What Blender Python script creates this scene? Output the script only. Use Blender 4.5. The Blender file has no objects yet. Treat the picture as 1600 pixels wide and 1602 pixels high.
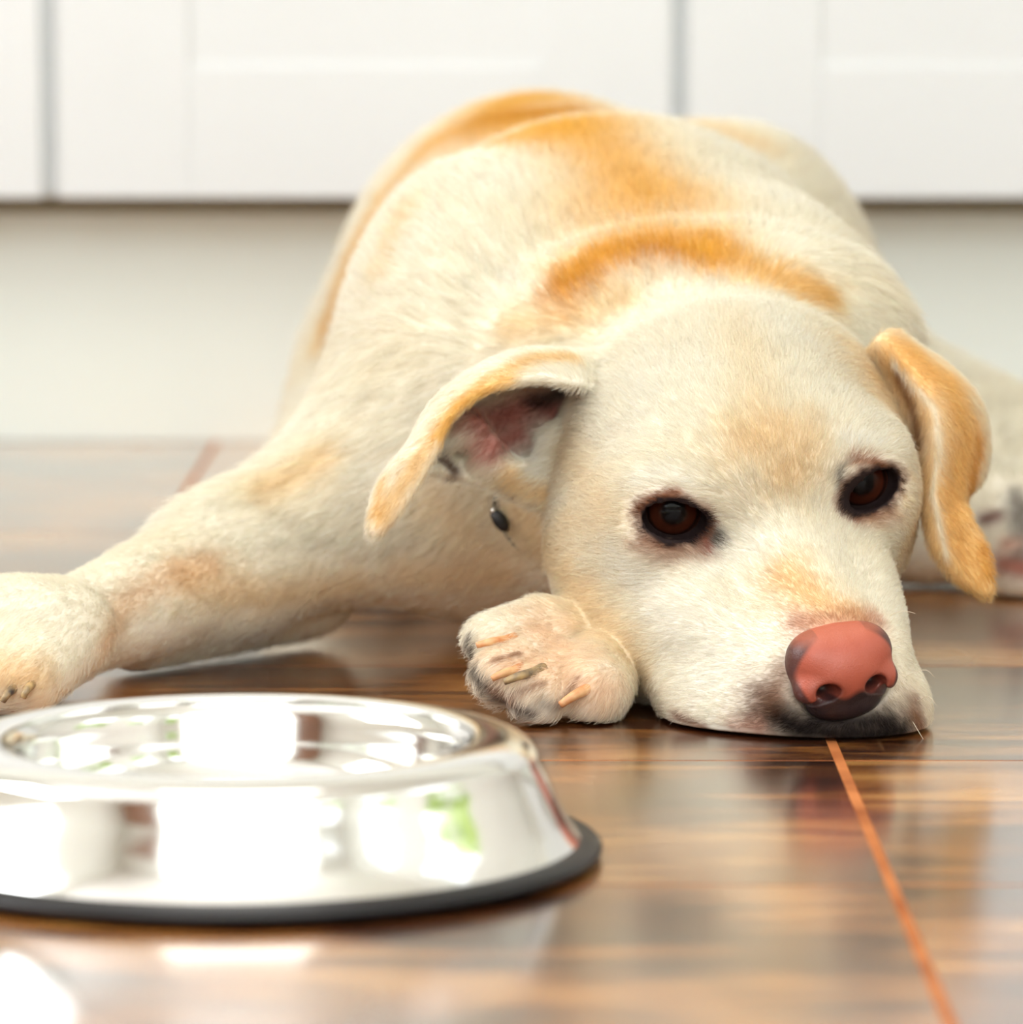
import bpy, bmesh, math, random
import numpy as np
from mathutils import Vector, Matrix
from mathutils.bvhtree import BVHTree

random.seed(7)
rng = np.random.default_rng(11)
scene = bpy.context.scene
COL = scene.collection
PI = math.pi

# ------------------------------------------------------------------ camera
FPX = 7200.0                       # focal length in pixels of a 1600 px wide frame
CAM = np.array((0.0, -1.8, 0.30))
PITCH = math.atan(831.0 / FPX)
cam_data = bpy.data.cameras.new('camera')
cam_data.sensor_fit = 'HORIZONTAL'
cam_data.sensor_width = 36.0
cam_data.lens = 36.0 * FPX / 1600.0
cam_data.clip_start = 0.05
cam_data.clip_end = 60
cam_data.dof.use_dof = True
cam_data.dof.focus_distance = 1.845
cam_data.dof.aperture_fstop = 8.2
cam = bpy.data.objects.new('camera', cam_data)
cam.location = CAM
cam.rotation_euler = (PI / 2 - PITCH, 0, 0)
COL.objects.link(cam)
scene.camera = cam

def P(px, py, Y):
    """point at world depth Y that the photograph shows at (px, py)"""
    f = np.array((0, math.cos(PITCH), -math.sin(PITCH)))
    u = np.array((0, math.sin(PITCH), math.cos(PITCH)))
    r = np.array((1.0, 0, 0))
    d = f + r * (px - 800) / FPX + u * (801 - py) / FPX
    return CAM + d * ((Y - CAM[1]) / d[1])

def W(px, Y, z):
    """point of height z at depth Y in photograph column px"""
    p = np.array((0, Y, z)) - CAM
    depth = p[1] * math.cos(PITCH) - p[2] * math.sin(PITCH)
    return np.array(((px - 800) * depth / FPX, Y, z))

# ------------------------------------------------------------------ world, light, exposure
scene.view_settings.view_transform = 'Standard'
scene.view_settings.look = 'None'
scene.view_settings.gamma = 1.0
scene.view_settings.use_curve_mapping = False
scene.view_settings.exposure = 0.0
cy = scene.cycles
cy.max_bounces, cy.diffuse_bounces, cy.glossy_bounces, cy.transmission_bounces, cy.transparent_max_bounces = 6, 4, 3, 2, 4
cy.caustics_reflective = cy.caustics_refractive = False
cy.use_adaptive_sampling, cy.adaptive_threshold = True, 0.06
world = bpy.data.worlds.new('overcast_sky')
scene.world = world
world.use_nodes = True
world.node_tree.nodes['Background'].inputs['Color'].default_value = (0.93, 0.96, 1.0, 1)
world.node_tree.nodes['Background'].inputs['Strength'].default_value = 2.6

RX0, RX1, RY0, RY1, RZ1 = -2.24, 2.24, -2.55, 1.76, 2.5

def area(name, loc, target, sx, sy, power, color=(1, 1, 1)):
    l = bpy.data.lights.new(name, 'AREA')
    l.shape = 'RECTANGLE'
    l.size, l.size_y = sx, sy
    l.energy = power
    l.color = color
    o = bpy.data.objects.new(name, l)
    o.location = loc
    d = Vector(target) - Vector(loc)
    o.rotation_euler = d.to_track_quat('-Z', 'Y').to_euler()
    COL.objects.link(o)
    return o

# daylight entering at the windows (behind the camera, left wall) and an added top light without a fixture
area('daylight_wide_window', (0.1, RY0 + 0.03, 1.32), (0.1, 5, 1.32), 2.6, 2.1, 51, (0.98, 0.99, 1.0))  # window area stretched downwards as added low fill for the chest
area('daylight_side_window', (RX0 + 0.03, -0.2, 1.5), (5, -0.2, 1.5), 1.5, 1.3, 44, (0.98, 0.99, 1.0))
area('added_top_light', (-0.1, -0.25, RZ1 - 0.03), (-0.1, -0.25, 0), 1.2, 1.2, 14, (1.0, 0.99, 0.965))

# ------------------------------------------------------------------ helpers
def lin(r, g, b):
    def c(v):
        v /= 255.0
        return v / 12.92 if v <= 0.04045 else ((v + 0.055) / 1.055) ** 2.4
    return (c(r), c(g), c(b))

def mat(name, color=(0.8, 0.8, 0.8), rough=0.5, metal=0.0, spec=0.5, coat=0.0):
    m = bpy.data.materials.new(name)
    m.use_nodes = True
    b = m.node_tree.nodes['Principled BSDF']
    b.inputs['Base Color'].default_value = (*color, 1)
    b.inputs['Roughness'].default_value = rough
    b.inputs['Metallic'].default_value = metal
    b.inputs['Specular IOR Level'].default_value = spec
    b.inputs['Coat Weight'].default_value = coat
    return m

def nd(m, t, **kw):
    n = m.node_tree.nodes.new(t)
    for k, v in kw.items():
        setattr(n, k, v)
    return n

def ramp(m, stops):
    n = nd(m, 'ShaderNodeValToRGB')
    e = n.color_ramp.elements
    while len(e) > 1:
        e.remove(e[-1])
    e[0].position, e[0].color = stops[0][0], (*stops[0][1], 1)
    for p, c in stops[1:]:
        k = e.new(p)
        k.color = (*c, 1)
    return n

def bsdf(m):
    return m.node_tree.nodes['Principled BSDF']

def noise_tint(m, c0, c1, scale=6.0, detail=4.0, coord='Object', bump=0.0, bscale=60.0):
    L = m.node_tree.links
    tc = nd(m, 'ShaderNodeTexCoord')
    n = nd(m, 'ShaderNodeTexNoise')
    n.inputs['Scale'].default_value = scale
    n.inputs['Detail'].default_value = detail
    L.new(tc.outputs[coord], n.inputs['Vector'])
    r = ramp(m, [(0.3, c0), (0.7, c1)])
    L.new(n.outputs['Fac'], r.inputs['Fac'])
    L.new(r.outputs['Color'], bsdf(m).inputs['Base Color'])
    if bump:
        n2 = nd(m, 'ShaderNodeTexNoise')
        n2.inputs['Scale'].default_value = bscale
        L.new(tc.outputs[coord], n2.inputs['Vector'])
        bp = nd(m, 'ShaderNodeBump')
        bp.inputs['Strength'].default_value = bump
        bp.inputs['Distance'].default_value = 0.002
        L.new(n2.outputs['Fac'], bp.inputs['Height'])
        L.new(bp.outputs['Normal'], bsdf(m).inputs['Normal'])
    return m

def link(o, parent=None):
    COL.objects.link(o)
    if parent is not None:
        o.parent = parent
    return o

def mesh_obj(name, verts, faces, m, parent=None, smooth=False):
    me = bpy.data.meshes.new(name)
    me.from_pydata([tuple(v) for v in verts], [], faces)
    me.update()
    if m:
        me.materials.append(m)
    if smooth:
        me.polygons.foreach_set('use_smooth', [True] * len(me.polygons))
    return link(bpy.data.objects.new(name, me), parent)

def box_mesh(name, x0, x1, y0, y1, z0, z1, m, bevel=0.0, seg=2):
    bm = bmesh.new()
    bmesh.ops.create_cube(bm, size=1.0)
    for v in bm.verts:
        v.co = Vector(((x0 + x1) / 2 + v.co.x * (x1 - x0), (y0 + y1) / 2 + v.co.y * (y1 - y0), (z0 + z1) / 2 + v.co.z * (z1 - z0)))
    if bevel:
        bmesh.ops.bevel(bm, geom=bm.edges[:], offset=bevel, segments=seg, affect='EDGES', profile=0.5)
    me = bpy.data.meshes.new(name)
    bm.to_mesh(me)
    bm.free()
    if m:
        me.materials.append(m)
    return me

def box(name, x0, x1, y0, y1, z0, z1, m, parent=None, bevel=0.0, seg=2):
    return link(bpy.data.objects.new(name, box_mesh(name, x0, x1, y0, y1, z0, z1, m, bevel, seg)), parent)

def empty(name, loc=(0, 0, 0)):
    o = bpy.data.objects.new(name, None)
    o.empty_display_size = 0.05
    o.location = loc
    return link(o)

def tag(o, label=None, cat=None, group=None, kind=None):
    if label: o['label'] = label
    if cat: o['category'] = cat
    if group: o['group'] = group
    if kind: o['kind'] = kind
    return o

def lathe(name, prof, m, parent=None, seg=128, loc=(0, 0, 0)):
    n = len(prof)
    vs, fs = [], []
    for i in range(seg):
        a = 2 * PI * i / seg
        for r, z in prof:
            vs.append((r * math.cos(a), r * math.sin(a), z))
    for i in range(seg):
        j = (i + 1) % seg
        for k in range(n - 1):
            fs.append((i * n + k, j * n + k, j * n + k + 1, i * n + k + 1))
    o = mesh_obj(name, vs, fs, m, parent, True)
    o.location = loc
    return o

def catmull(pts, n):
    """smooth curve through the points, n samples"""
    p = np.asarray(pts, float)
    k = len(p)
    t = np.linspace(0, k - 1, n)
    i = np.clip(np.floor(t).astype(int), 0, k - 2)
    f = (t - i)[:, None]
    p0 = p[np.clip(i - 1, 0, k - 1)]; p1 = p[i]; p2 = p[i + 1]; p3 = p[np.clip(i + 2, 0, k - 1)]
    return 0.5 * ((2 * p1) + (-p0 + p2) * f + (2 * p0 - 5 * p1 + 4 * p2 - p3) * f ** 2 + (-p0 + 3 * p1 - 3 * p2 + p3) * f ** 3)

def tube(name, pts, radii, m, parent=None, sides=8, flat=None):
    pts = [Vector(p) for p in pts]
    vs, fs = [], []
    n = len(pts)
    up = Vector((0.13, 0.2, 1))
    for i, p in enumerate(pts):
        t = (pts[min(i + 1, n - 1)] - pts[max(i - 1, 0)]).normalized()
        a = t.cross(up).normalized()
        b = a.cross(t).normalized()
        for s in range(sides):
            an = 2 * PI * s / sides
            vs.append(p + (a * math.cos(an) + b * math.sin(an)) * radii[i])
    for i in range(n - 1):
        for s in range(sides):
            s2 = (s + 1) % sides
            fs.append((i * sides + s, i * sides + s2, (i + 1) * sides + s2, (i + 1) * sides + s))
    fs.append(tuple(reversed(range(sides))))
    fs.append(tuple((n - 1) * sides + s for s in range(sides)))
    return mesh_obj(name, vs, fs, m, parent, True)
# ------------------------------------------------------------------ materials of the room
M_wall = noise_tint(mat('pale_wall_paint', rough=0.6), lin(230, 230, 224), lin(236, 236, 230), 3, bump=0.05)
M_ceil = noise_tint(mat('ceiling_paint', rough=0.8), lin(240, 240, 237), lin(246, 246, 243), 2)
M_cab = noise_tint(mat('white_lacquer', rough=0.28), lin(219, 222, 223), lin(224, 227, 228), 2.5)
M_plinth = noise_tint(mat('plinth_lacquer', rough=0.35), lin(234, 242, 236), lin(238, 246, 241), 2.5)
M_top = noise_tint(mat('worktop_stone', rough=0.3), lin(120, 112, 102), lin(150, 142, 130), 40)
M_frame = noise_tint(mat('window_frame_paint', rough=0.4), lin(228, 228, 224), lin(236, 236, 232), 5)
M_dark = noise_tint(mat('grey_joint_filler', rough=0.7), lin(96, 90, 80), lin(110, 104, 92), 9)
M_glass = mat('window_glass', (1, 1, 1), 0.0)
_L = M_glass.node_tree.links
_tr = nd(M_glass, 'ShaderNodeBsdfTransparent'); _gl = nd(M_glass, 'ShaderNodeBsdfGlossy'); _gl.inputs['Roughness'].default_value = 0.02
_mx = nd(M_glass, 'ShaderNodeMixShader'); _mx.inputs[0].default_value = 0.06
_L.new(_tr.outputs[0], _mx.inputs[1]); _L.new(_gl.outputs[0], _mx.inputs[2])
_L.new(_mx.outputs[0], M_glass.node_tree.nodes['Material Output'].inputs['Surface'])

def floor_material():
    m = mat('dark_oiled_wood', rough=0.2, spec=0.5, coat=1.0)
    L = m.node_tree.links
    b = bsdf(m)
    b.inputs['Coat Roughness'].default_value = 0.17
    b.inputs['Coat IOR'].default_value = 1.75
    geo = nd(m, 'ShaderNodeNewGeometry')
    oi = nd(m, 'ShaderNodeObjectInfo')
    # the grain runs along X and is shifted from plank to plank
    off = nd(m, 'ShaderNodeVectorMath', operation='SCALE'); off.inputs[0].default_value = (37, 19, 3)
    L.new(oi.outputs['Random'], off.inputs['Scale'])
    add = nd(m, 'ShaderNodeVectorMath', operation='ADD')
    L.new(geo.outputs['Position'], add.inputs[0]); L.new(off.outputs[0], add.inputs[1])
    mp = nd(m, 'ShaderNodeMapping'); mp.inputs['Scale'].default_value = (1.0, 7.0, 1.0)
    L.new(add.outputs[0], mp.inputs['Vector'])
    n1 = nd(m, 'ShaderNodeTexNoise'); n1.inputs['Scale'].default_value = 9; n1.inputs['Detail'].default_value = 8; n1.inputs['Roughness'].default_value = 0.62; n1.inputs['Distortion'].default_value = 0.5
    L.new(mp.outputs[0], n1.inputs['Vector'])
    n2 = nd(m, 'ShaderNodeTexNoise'); n2.inputs['Scale'].default_value = 8; n2.inputs['Detail'].default_value = 3
    L.new(add.outputs[0], n2.inputs['Vector'])
    mixf = nd(m, 'ShaderNodeMath', operation='MULTIPLY_ADD'); mixf.inputs[1].default_value = 0.5
    L.new(n1.outputs['Fac'], mixf.inputs[0])
    h = nd(m, 'ShaderNodeMath', operation='MULTIPLY'); h.inputs[1].default_value = 0.5
    L.new(n2.outputs['Fac'], h.inputs[0]); L.new(h.outputs[0], mixf.inputs[2])
    r = ramp(m, [(0.36, lin(26, 11, 5)), (0.46, lin(70, 34, 14)), (0.53, lin(148, 92, 40)), (0.64, lin(214, 154, 82))])
    L.new(mixf.outputs[0], r.inputs['Fac'])
    val = nd(m, 'ShaderNodeHueSaturation')
    mr = nd(m, 'ShaderNodeMapRange'); mr.inputs['To Min'].default_value = 0.8; mr.inputs['To Max'].default_value = 1.2
    L.new(oi.outputs['Random'], mr.inputs['Value']); L.new(mr.outputs[0], val.inputs['Value'])
    L.new(r.outputs['Color'], val.inputs['Color'])
    # fine pale scratches that run away from the viewer
    mp2 = nd(m, 'ShaderNodeMapping'); mp2.inputs['Scale'].default_value = (95, 3.0, 1); mp2.inputs['Rotation'].default_value = (0, 0, 0.12)
    L.new(geo.outputs['Position'], mp2.inputs['Vector'])
    n3 = nd(m, 'ShaderNodeTexNoise'); n3.inputs['Scale'].default_value = 2.2; n3.inputs['Detail'].default_value = 2
    L.new(mp2.outputs[0], n3.inputs['Vector'])
    sr = ramp(m, [(0.70, (0, 0, 0)), (0.76, (1, 1, 1))])
    L.new(n3.outputs['Fac'], sr.inputs['Fac'])
    mix = nd(m, 'ShaderNodeMix', data_type='RGBA'); mix.inputs[7].default_value = (*lin(190, 140, 95), 1)
    sf = nd(m, 'ShaderNodeMath', operation='MULTIPLY'); sf.inputs[1].default_value = 0.35
    L.new(sr.outputs['Color'], sf.inputs[0]); L.new(sf.outputs[0], mix.inputs[0])
    L.new(val.outputs['Color'], mix.inputs[6])
    L.new(mix.outputs[2], b.inputs['Base Color'])
    rr = nd(m, 'ShaderNodeMapRange'); rr.inputs['To Min'].default_value = 0.14; rr.inputs['To Max'].default_value = 0.34
    L.new(n2.outputs['Fac'], rr.inputs['Value']); L.new(rr.outputs[0], b.inputs['Roughness'])
    bp = nd(m, 'ShaderNodeBump'); bp.inputs['Strength'].default_value = 0.10; bp.inputs['Distance'].default_value = 0.0015
    L.new(n1.outputs['Fac'], bp.inputs['Height']); L.new(bp.outputs['Normal'], b.inputs['Normal'])
    return m
M_floor = floor_material()
M_joint = noise_tint(mat('worn_copper_brown_joint', rough=0.75, spec=0.15), lin(150, 84, 44), lin(196, 122, 70), 30)

# ------------------------------------------------------------------ room shell
PLX, PLY = 0.32, 0.2475            # floor board grid
JX, JY = 0.127, -0.040             # one board corner
fl = box('floor', RX0, RX1, RY0, RY1, -0.06, -0.00015, M_joint)
tag(fl, 'dark glossy wooden floor laid in rectangular boards with copper brown joints', 'floor', kind='structure')
GAPX, GAPY = 0.0042, 0.0018
board_mesh = box_mesh('floor_board', -PLX / 2 + GAPX / 2, PLX / 2 - GAPX / 2, -PLY / 2 + GAPY / 2, PLY / 2 - GAPY / 2, -0.012, 0.0, M_floor)
i0, i1 = math.ceil((RX0 - JX) / PLX), math.floor((RX1 - JX) / PLX)
j0, j1 = math.ceil((RY0 - JY) / PLY), math.floor((1.205 - JY) / PLY)
for i in range(i0, i1):
    for j in range(j0, j1 + 1):
        o = link(bpy.data.objects.new('floor_board', board_mesh), fl)
        o.location = (JX + (i + 0.5) * PLX, JY + (j + 0.5) * PLY, random.uniform(-0.00005, 0.0))

tag(box('ceiling', RX0, RX1, RY0, RY1, RZ1, RZ1 + 0.08, M_ceil), 'plain white painted ceiling of the kitchen', 'ceiling', kind='structure')
tag(box('wall_back', RX0 - 0.1, RX1 + 0.1, RY1, RY1 + 0.1, 0, RZ1, M_wall), 'white wall behind the kitchen base cabinets', 'wall', kind='structure')

def wall_with_openings(name, a0, a1, openings, place, label):
    """wall in the plane of axis a and z; openings (a0,a1,z0,z1) left free; place(a0,a1,z0,z1) -> box limits"""
    vs, fs = [], []
    def add(b0, b1, z0, z1):
        x0, x1, y0, y1 = place(b0, b1)
        k = len(vs)
        for x in (x0, x1):
            for y in (y0, y1):
                for z in (z0, z1):
                    vs.append((x, y, z))
        fs.extend([(k, k + 1, k + 3, k + 2), (k + 4, k + 6, k + 7, k + 5), (k, k + 4, k + 5, k + 1), (k + 2, k + 3, k + 7, k + 6), (k, k + 2, k + 6, k + 4), (k + 1, k + 5, k + 7, k + 3)])
    cur = a0
    for (b0, b1, z0, z1) in sorted(openings):
        add(cur, b0, 0, RZ1); add(b0, b1, 0, z0); add(b0, b1, z1, RZ1)
        cur = b1
    add(cur, a1, 0, RZ1)
    return tag(mesh_obj(name, vs, fs, M_wall), label, 'wall', kind='structure')

front_open = [(-1.25, 1.45, 0.18, 2.42), (1.62, 2.14, 0.5, 2.3)]
left_open = [(-1.0, 0.6, 0.85, 2.2)]
right_open = [(-2.1, -1.3, 0.55, 2.2), (-0.75, 0.25, 0.55, 2.2)]
wall_with_openings('wall_front', RX0, RX1, front_open, lambda a, b: (a, b, RY0 - 0.12, RY0), 'white wall behind the camera with a wide window')
wall_with_openings('wall_left', RY0, RY1, left_open, lambda a, b: (RX0 - 0.12, RX0, a, b), 'white side wall with one tall window')
wall_with_openings('wall_right', RY0, RY1, right_open, lambda a, b: (RX1, RX1 + 0.12, a, b), 'white side wall with two garden windows')

def window(n, op, place, label, mullions):
    a0, a1, z0, z1 = op
    root = empty('window_%d' % n)
    tag(root, label, 'window', kind='structure')
    def part(nm, b0, b1, c0, c1, m, t):
        x0, x1, y0, y1 = place(b0, b1, t)
        return box(nm, x0, x1, y0, y1, c0, c1, m, root)
    f = 0.05
    part('frame_stile', a0, a0 + f, z0, z1, M_frame, 0.06); part('frame_stile', a1 - f, a1, z0, z1, M_frame, 0.06)
    part('frame_rail', a0 + f, a1 - f, z0, z0 + f, M_frame, 0.06); part('frame_rail', a0 + f, a1 - f, z1 - f, z1, M_frame, 0.06)
    edges = [a0 + f] + [a0 + (a1 - a0) * q for q in mullions] + [a1 - f]
    for q in mullions:
        c = a0 + (a1 - a0) * q
        part('mullion', c - 0.025, c + 0.025, z0 + f, z1 - f, M_frame, 0.05)
    for e0, e1 in zip(edges[:-1], edges[1:]):
        part('pane', e0 + 0.02, e1 - 0.02, z0 + f, z1 - f, M_glass, 0.004)
window(5, front_open[1], lambda a, b, t: (a, b, RY0 - 0.06 - t / 2, RY0 - 0.06 + t / 2), 'narrow garden window behind the camera beside the wide one', ())
window(1, front_open[0], lambda a, b, t: (a, b, RY0 - 0.06 - t / 2, RY0 - 0.06 + t / 2), 'wide three part window behind the camera, stretched low for fill light', (0.33, 0.67))
window(2, left_open[0], lambda a, b, t: (RX0 - 0.06 - t / 2, RX0 - 0.06 + t / 2, a, b), 'tall two part window in the left hand wall', (0.5,))
window(3, right_open[0], lambda a, b, t: (RX1 + 0.06 - t / 2, RX1 + 0.06 + t / 2, a, b), 'garden window in the right hand wall farther from the cabinets', (0.5,))
window(4, right_open[1], lambda a, b, t: (RX1 + 0.06 - t / 2, RX1 + 0.06 + t / 2, a, b), 'garden window in the right hand wall nearer the cabinets', (0.5,))

# garden hedge outside the right hand windows: the bowl mirrors its green
M_hedge = noise_tint(mat('hedge_leaves', rough=0.6), lin(92, 140, 30), lin(200, 214, 90), 9)
tag(box('lawn', RX1 + 0.12, RX1 + 4, RY0 - 1, RY1 + 1, -0.1, -0.02, noise_tint(mat('lawn_grass', rough=0.8), lin(96, 140, 40), lin(150, 190, 70), 14)), 'mown green lawn outside the garden windows', 'lawn', kind='structure')
bm = bmesh.new()
bmesh.ops.create_grid(bm, x_segments=60, y_segments=26, size=1.0)
for v in bm.verts:
    a, b = v.co.x, v.co.y
    v.co = Vector((RX1 + 1.7 - 0.25 * (1 - b * b) + 0.10 * math.sin(9 * a + 3 * b) + 0.07 * math.sin(23 * a - 11 * b) + random.uniform(-.03, .03), -0.7 + 2.0 * a, 0.95 + 0.98 * b))
me = bpy.data.meshes.new('hedge'); bm.to_mesh(me); bm.free(); me.materials.append(M_hedge)
hd = link(bpy.data.objects.new('hedge', me))
sm = hd.modifiers.new('depth', 'SOLIDIFY'); sm.thickness = 0.5; sm.offset = 0
tag(hd, 'leafy green garden hedge outside the side windows', 'hedge')
hd2 = hd.copy(); link(hd2)
hd2.location = (0.6, -0.3, 0); hd2.rotation_euler = (0, 0, -PI / 2)
hd2.location = (1.8, RY0 - 1.6 + RX1 + 1.7, 0)
tag(hd2, 'leafy green garden hedge outside the narrow front window', 'hedge')

# ------------------------------------------------------------------ kitchen base cabinets
CABY, PLINY = 1.135, 1.20          # door face, plinth face
CZ0, CZ1 = 0.1625, 0.86
UW = 0.4005
X_GAP = [W(77, CABY, 0.2)[0] + k * UW for k in range(-2, 5)]
def cabinet(x0, x1, label):
    root = empty('base_cabinet', ((x0 + x1) / 2, CABY + 0.3, CZ0))
    tag(root, label, 'cabinet', 'white base cabinets along the back wall')
    ox, oy, oz = root.location
    def part(nm, a0, a1, b0, b1, c0, c1, m, par=root, bev=0.0):
        o = box(nm, a0 - ox, a1 - ox, b0 - oy, b1 - oy, c0 - oz, c1 - oz, m, par, bev)
        return o
    part('body', x0 + 0.0003, x1 - 0.0003, CABY + 0.0125, RY1 - 0.02, CZ0 + 0.0005, CZ1, M_cab)
    g = 0.0055
    d0, d1, z0, z1, s = x0 + g, x1 - g, CZ0, CZ1 - 0.006, 0.084
    door = part('door', d0 + s - 0.008, d1 - s + 0.008, CABY + 0.0015, CABY + 0.0122, z0 + s - 0.008, z1 - s + 0.008, M_cab)
    part('stile', d0, d0 + s, CABY, CABY + 0.0122, z0, z1, M_cab, door, 0.0008)
    part('stile', d1 - s, d1, CABY, CABY + 0.0122, z0, z1, M_cab, door, 0.0008)
    part('rail', d0 + s, d1 - s, CABY, CABY + 0.0122, z0, z0 + s, M_cab, door, 0.0008)
    part('rail', d0 + s, d1 - s, CABY, CABY + 0.0122, z1 - s, z1, M_cab, door, 0.0008)
cab_labels = ['white shaker base cabinet, second from the one behind the bowl, beyond the frame', 'white shaker base cabinet at the left picture edge, door barely in view',
              'white shaker base cabinet whose door is in full width behind the dog', 'white shaker base cabinet above the haunch of the dog, beside the full width door',
              'white shaker base cabinet beyond the frame, next to the one above the haunch', 'last white shaker base cabinet of the row, beyond the frame']
for k in range(len(X_GAP) - 1):
    cabinet(X_GAP[k], X_GAP[k + 1], cab_labels[k])
pl = box('toe_kick', X_GAP[0], X_GAP[-1], PLINY, PLINY + 0.018, 0.0005, CZ0 - 0.0125, M_plinth)
box('shade_gap_strip', X_GAP[0], X_GAP[-1], PLINY + 0.0185, PLINY + 0.026, 0.10, CZ0 + 0.0003, noise_tint(mat('gap_shade_tint', rough=0.8), lin(196, 184, 152), lin(210, 198, 166), 12), pl)  # strip added inside the open gap to tint its shade brown
tag(pl, 'long white toe kick board under the base cabinets', 'toe kick')
wt = box('worktop', X_GAP[0] - 0.02, X_GAP[-1] + 0.02, CABY - 0.02, RY1 - 0.005, CZ1 + 0.0005, CZ1 + 0.04, M_top, None, 0.003)
tag(wt, 'grey stone worktop lying on the white base cabinets', 'worktop')

# ------------------------------------------------------------------ feeding bowl
M_steel = mat('polished_stainless_steel', (0.86, 0.86, 0.84), 0.11, 1.0)
noise_tint(M_steel, (0.90, 0.90, 0.88), (0.94, 0.94, 0.92), 4)
M_rubber = noise_tint(mat('black_rubber', rough=0.42, spec=0.4), lin(14, 13, 15), lin(22, 20, 23), 20)
bowl_c = W(374, -0.237, 0)
bowl = empty('feeding_bowl', (bowl_c[0], bowl_c[1], 0))
tag(bowl, 'shiny stainless steel dog bowl with a black rubber base ring on the floor', 'bowl')
outer = [(0.1195, 0.0050), (0.1180, 0.0070), (0.1150, 0.0105), (0.1120, 0.0155), (0.1090, 0.0220), (0.1058, 0.0290), (0.1030, 0.0345)]
shoulder = [(0.1030 - 0.0155 * (1 - math.cos(t)), 0.0345 + 0.0085 * math.sin(t)) for t in np.linspace(0.15, PI / 2 + 0.5, 14)]
lip = catmull([(0.0815, 0.0420), (0.0780, 0.0375), (0.0765, 0.0300), (0.0740, 0.0200), (0.0640, 0.0105), (0.0450, 0.0070), (0.0, 0.0065)], 40)
lathe('steel_shell', outer + shoulder + [tuple(p) for p in lip], M_steel, bowl, 160)
ring = [(0.1165 + 0.0088 * math.cos(t), 0.0037 + 0.0036 * math.sin(t)) for t in np.linspace(-PI, PI, 25)]
lathe('rubber_ring', ring, M_rubber, bowl, 160)

# panelled wooden door behind the camera
M_doorwood = noise_tint(mat('brown_door_wood', rough=0.4), lin(120, 78, 50), lin(150, 102, 68), 12)
dr = empty('door_1', (-1.75, RY0 + 0.03, 0)); tag(dr, 'brown wooden panel door beside the wide window', 'door', kind='structure')
box('door_leaf', -0.38, 0.38, -0.02, 0.02, 0.002, 2.05, M_doorwood, dr, 0.004)
for z0, z1 in ((0.2, 0.95), (1.1, 1.9)):
    box('door_panel', -0.27, 0.27, 0.02, 0.03, z0, z1, M_doorwood, dr, 0.004)
box('door_handle', 0.28, 0.36, 0.03, 0.06, 1.0, 1.03, M_steel, dr, 0.006)
# ------------------------------------------------------------------ dog: implicit surface
def rot(yaw, pitch, roll):
    return np.array(Matrix.Rotation(yaw, 3, 'Z') @ Matrix.Rotation(pitch, 3, 'X') @ Matrix.Rotation(-roll, 3, 'Y'))
HR = rot(math.radians(17), math.radians(18), math.radians(8))   # head: yaw, pitch (nose down), roll
HO = P(1320, 1052, 0.005)                                       # nose centre
def H(x, y, z):
    """head coordinates in cm (x to the dog's left cheek in view, y back from the nose, z up) -> world"""
    return HO + HR @ (np.array((x, y, z)) * 0.01)
I3 = np.eye(3)
OPS = []        # (kind, op, params, k, bound centre, bound radius, group)
GRP = [0]
def ell(c, r, k=0.02, axes=I3, op='u', rotz=0.0):
    A = axes if not rotz else np.array(Matrix.Rotation(rotz, 3, 'Z'))
    r = np.array(r, float) * 0.01
    OPS.append(('e', op, (np.array(c, float), A.astype(float), r), k, np.array(c, float), float(r.max()), GRP[0]))
def cone(a, ra, b, rb, k=0.02, op='u'):
    a, b = np.array(a, float), np.array(b, float)
    OPS.append(('c', op, (a, b, ra * 0.01, rb * 0.01), k, (a + b) / 2, float(np.linalg.norm(b - a) / 2 + max(ra, rb) * 0.01), GRP[0]))
def hell(x, y, z, r, k=0.008, op='u', tilt=None):
    A = HR if tilt is None else HR @ np.array(tilt.to_matrix() if hasattr(tilt, 'to_matrix') else tilt)
    ell(H(x, y, z), r, k, A, op)
def hcone(a, ra, b, rb, k=0.008, op='u'):
    cone(H(*a), ra, H(*b), rb, k, op)

def prim(kind, q, X):
    if kind == 'e':
        c, A, r = q
        L = (X - c) @ A
        k0 = np.sqrt(((L / r) ** 2).sum(1))
        k1 = np.sqrt(((L / (r * r)) ** 2).sum(1))
        return k0 * (k0 - 1.0) / np.maximum(k1, 1e-9)
    a, b, ra, rb = q
    ab = b - a
    t = np.clip(((X - a) @ ab) / (ab @ ab), 0, 1)
    d = np.sqrt(((X - a - t[:, None] * ab) ** 2).sum(1))
    return d - (ra + (rb - ra) * t)

# ---- trunk (sizes in cm, k in m)
ell(W(955, 0.40, 0.112), (12.4, 19, 12.2), 0.03)
ell(W(985, 0.32, 0.120), (9.5, 11, 8.0), 0.03)
ell(W(880, 0.57, 0.112), (11.5, 18, 12.2), 0.03)
ell(W(832, 0.66, 0.128), (9.2, 12, 10.9), 0.03)
ell(W(1140, 0.56, 0.118), (7.8, 13, 10.8), 0.025)          # right haunch
ell(W(735, 0.61, 0.105), (6.5, 12, 10.3), 0.03)            # left haunch
cone(W(1150, 0.165, 0.090), 7.4, W(1010, 0.33, 0.120), 9.0, 0.03)  # neck
ell(W(900, 0.28, 0.080), (10.5, 9, 7.0), 0.03)             # breast
ell(W(738, 0.30, 0.118), (6.0, 9.5, 9.8), 0.03)            # shoulder in view
ell(W(1200, 0.28, 0.105), (6.8, 9, 9.0), 0.03)             # far shoulder
roll = catmull([P(862, 545, .205), P(920, 488, .21), P(1020, 458, .21), P(1150, 452, .21), P(1270, 475, .215), P(1350, 530, .225)], 9)
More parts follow.
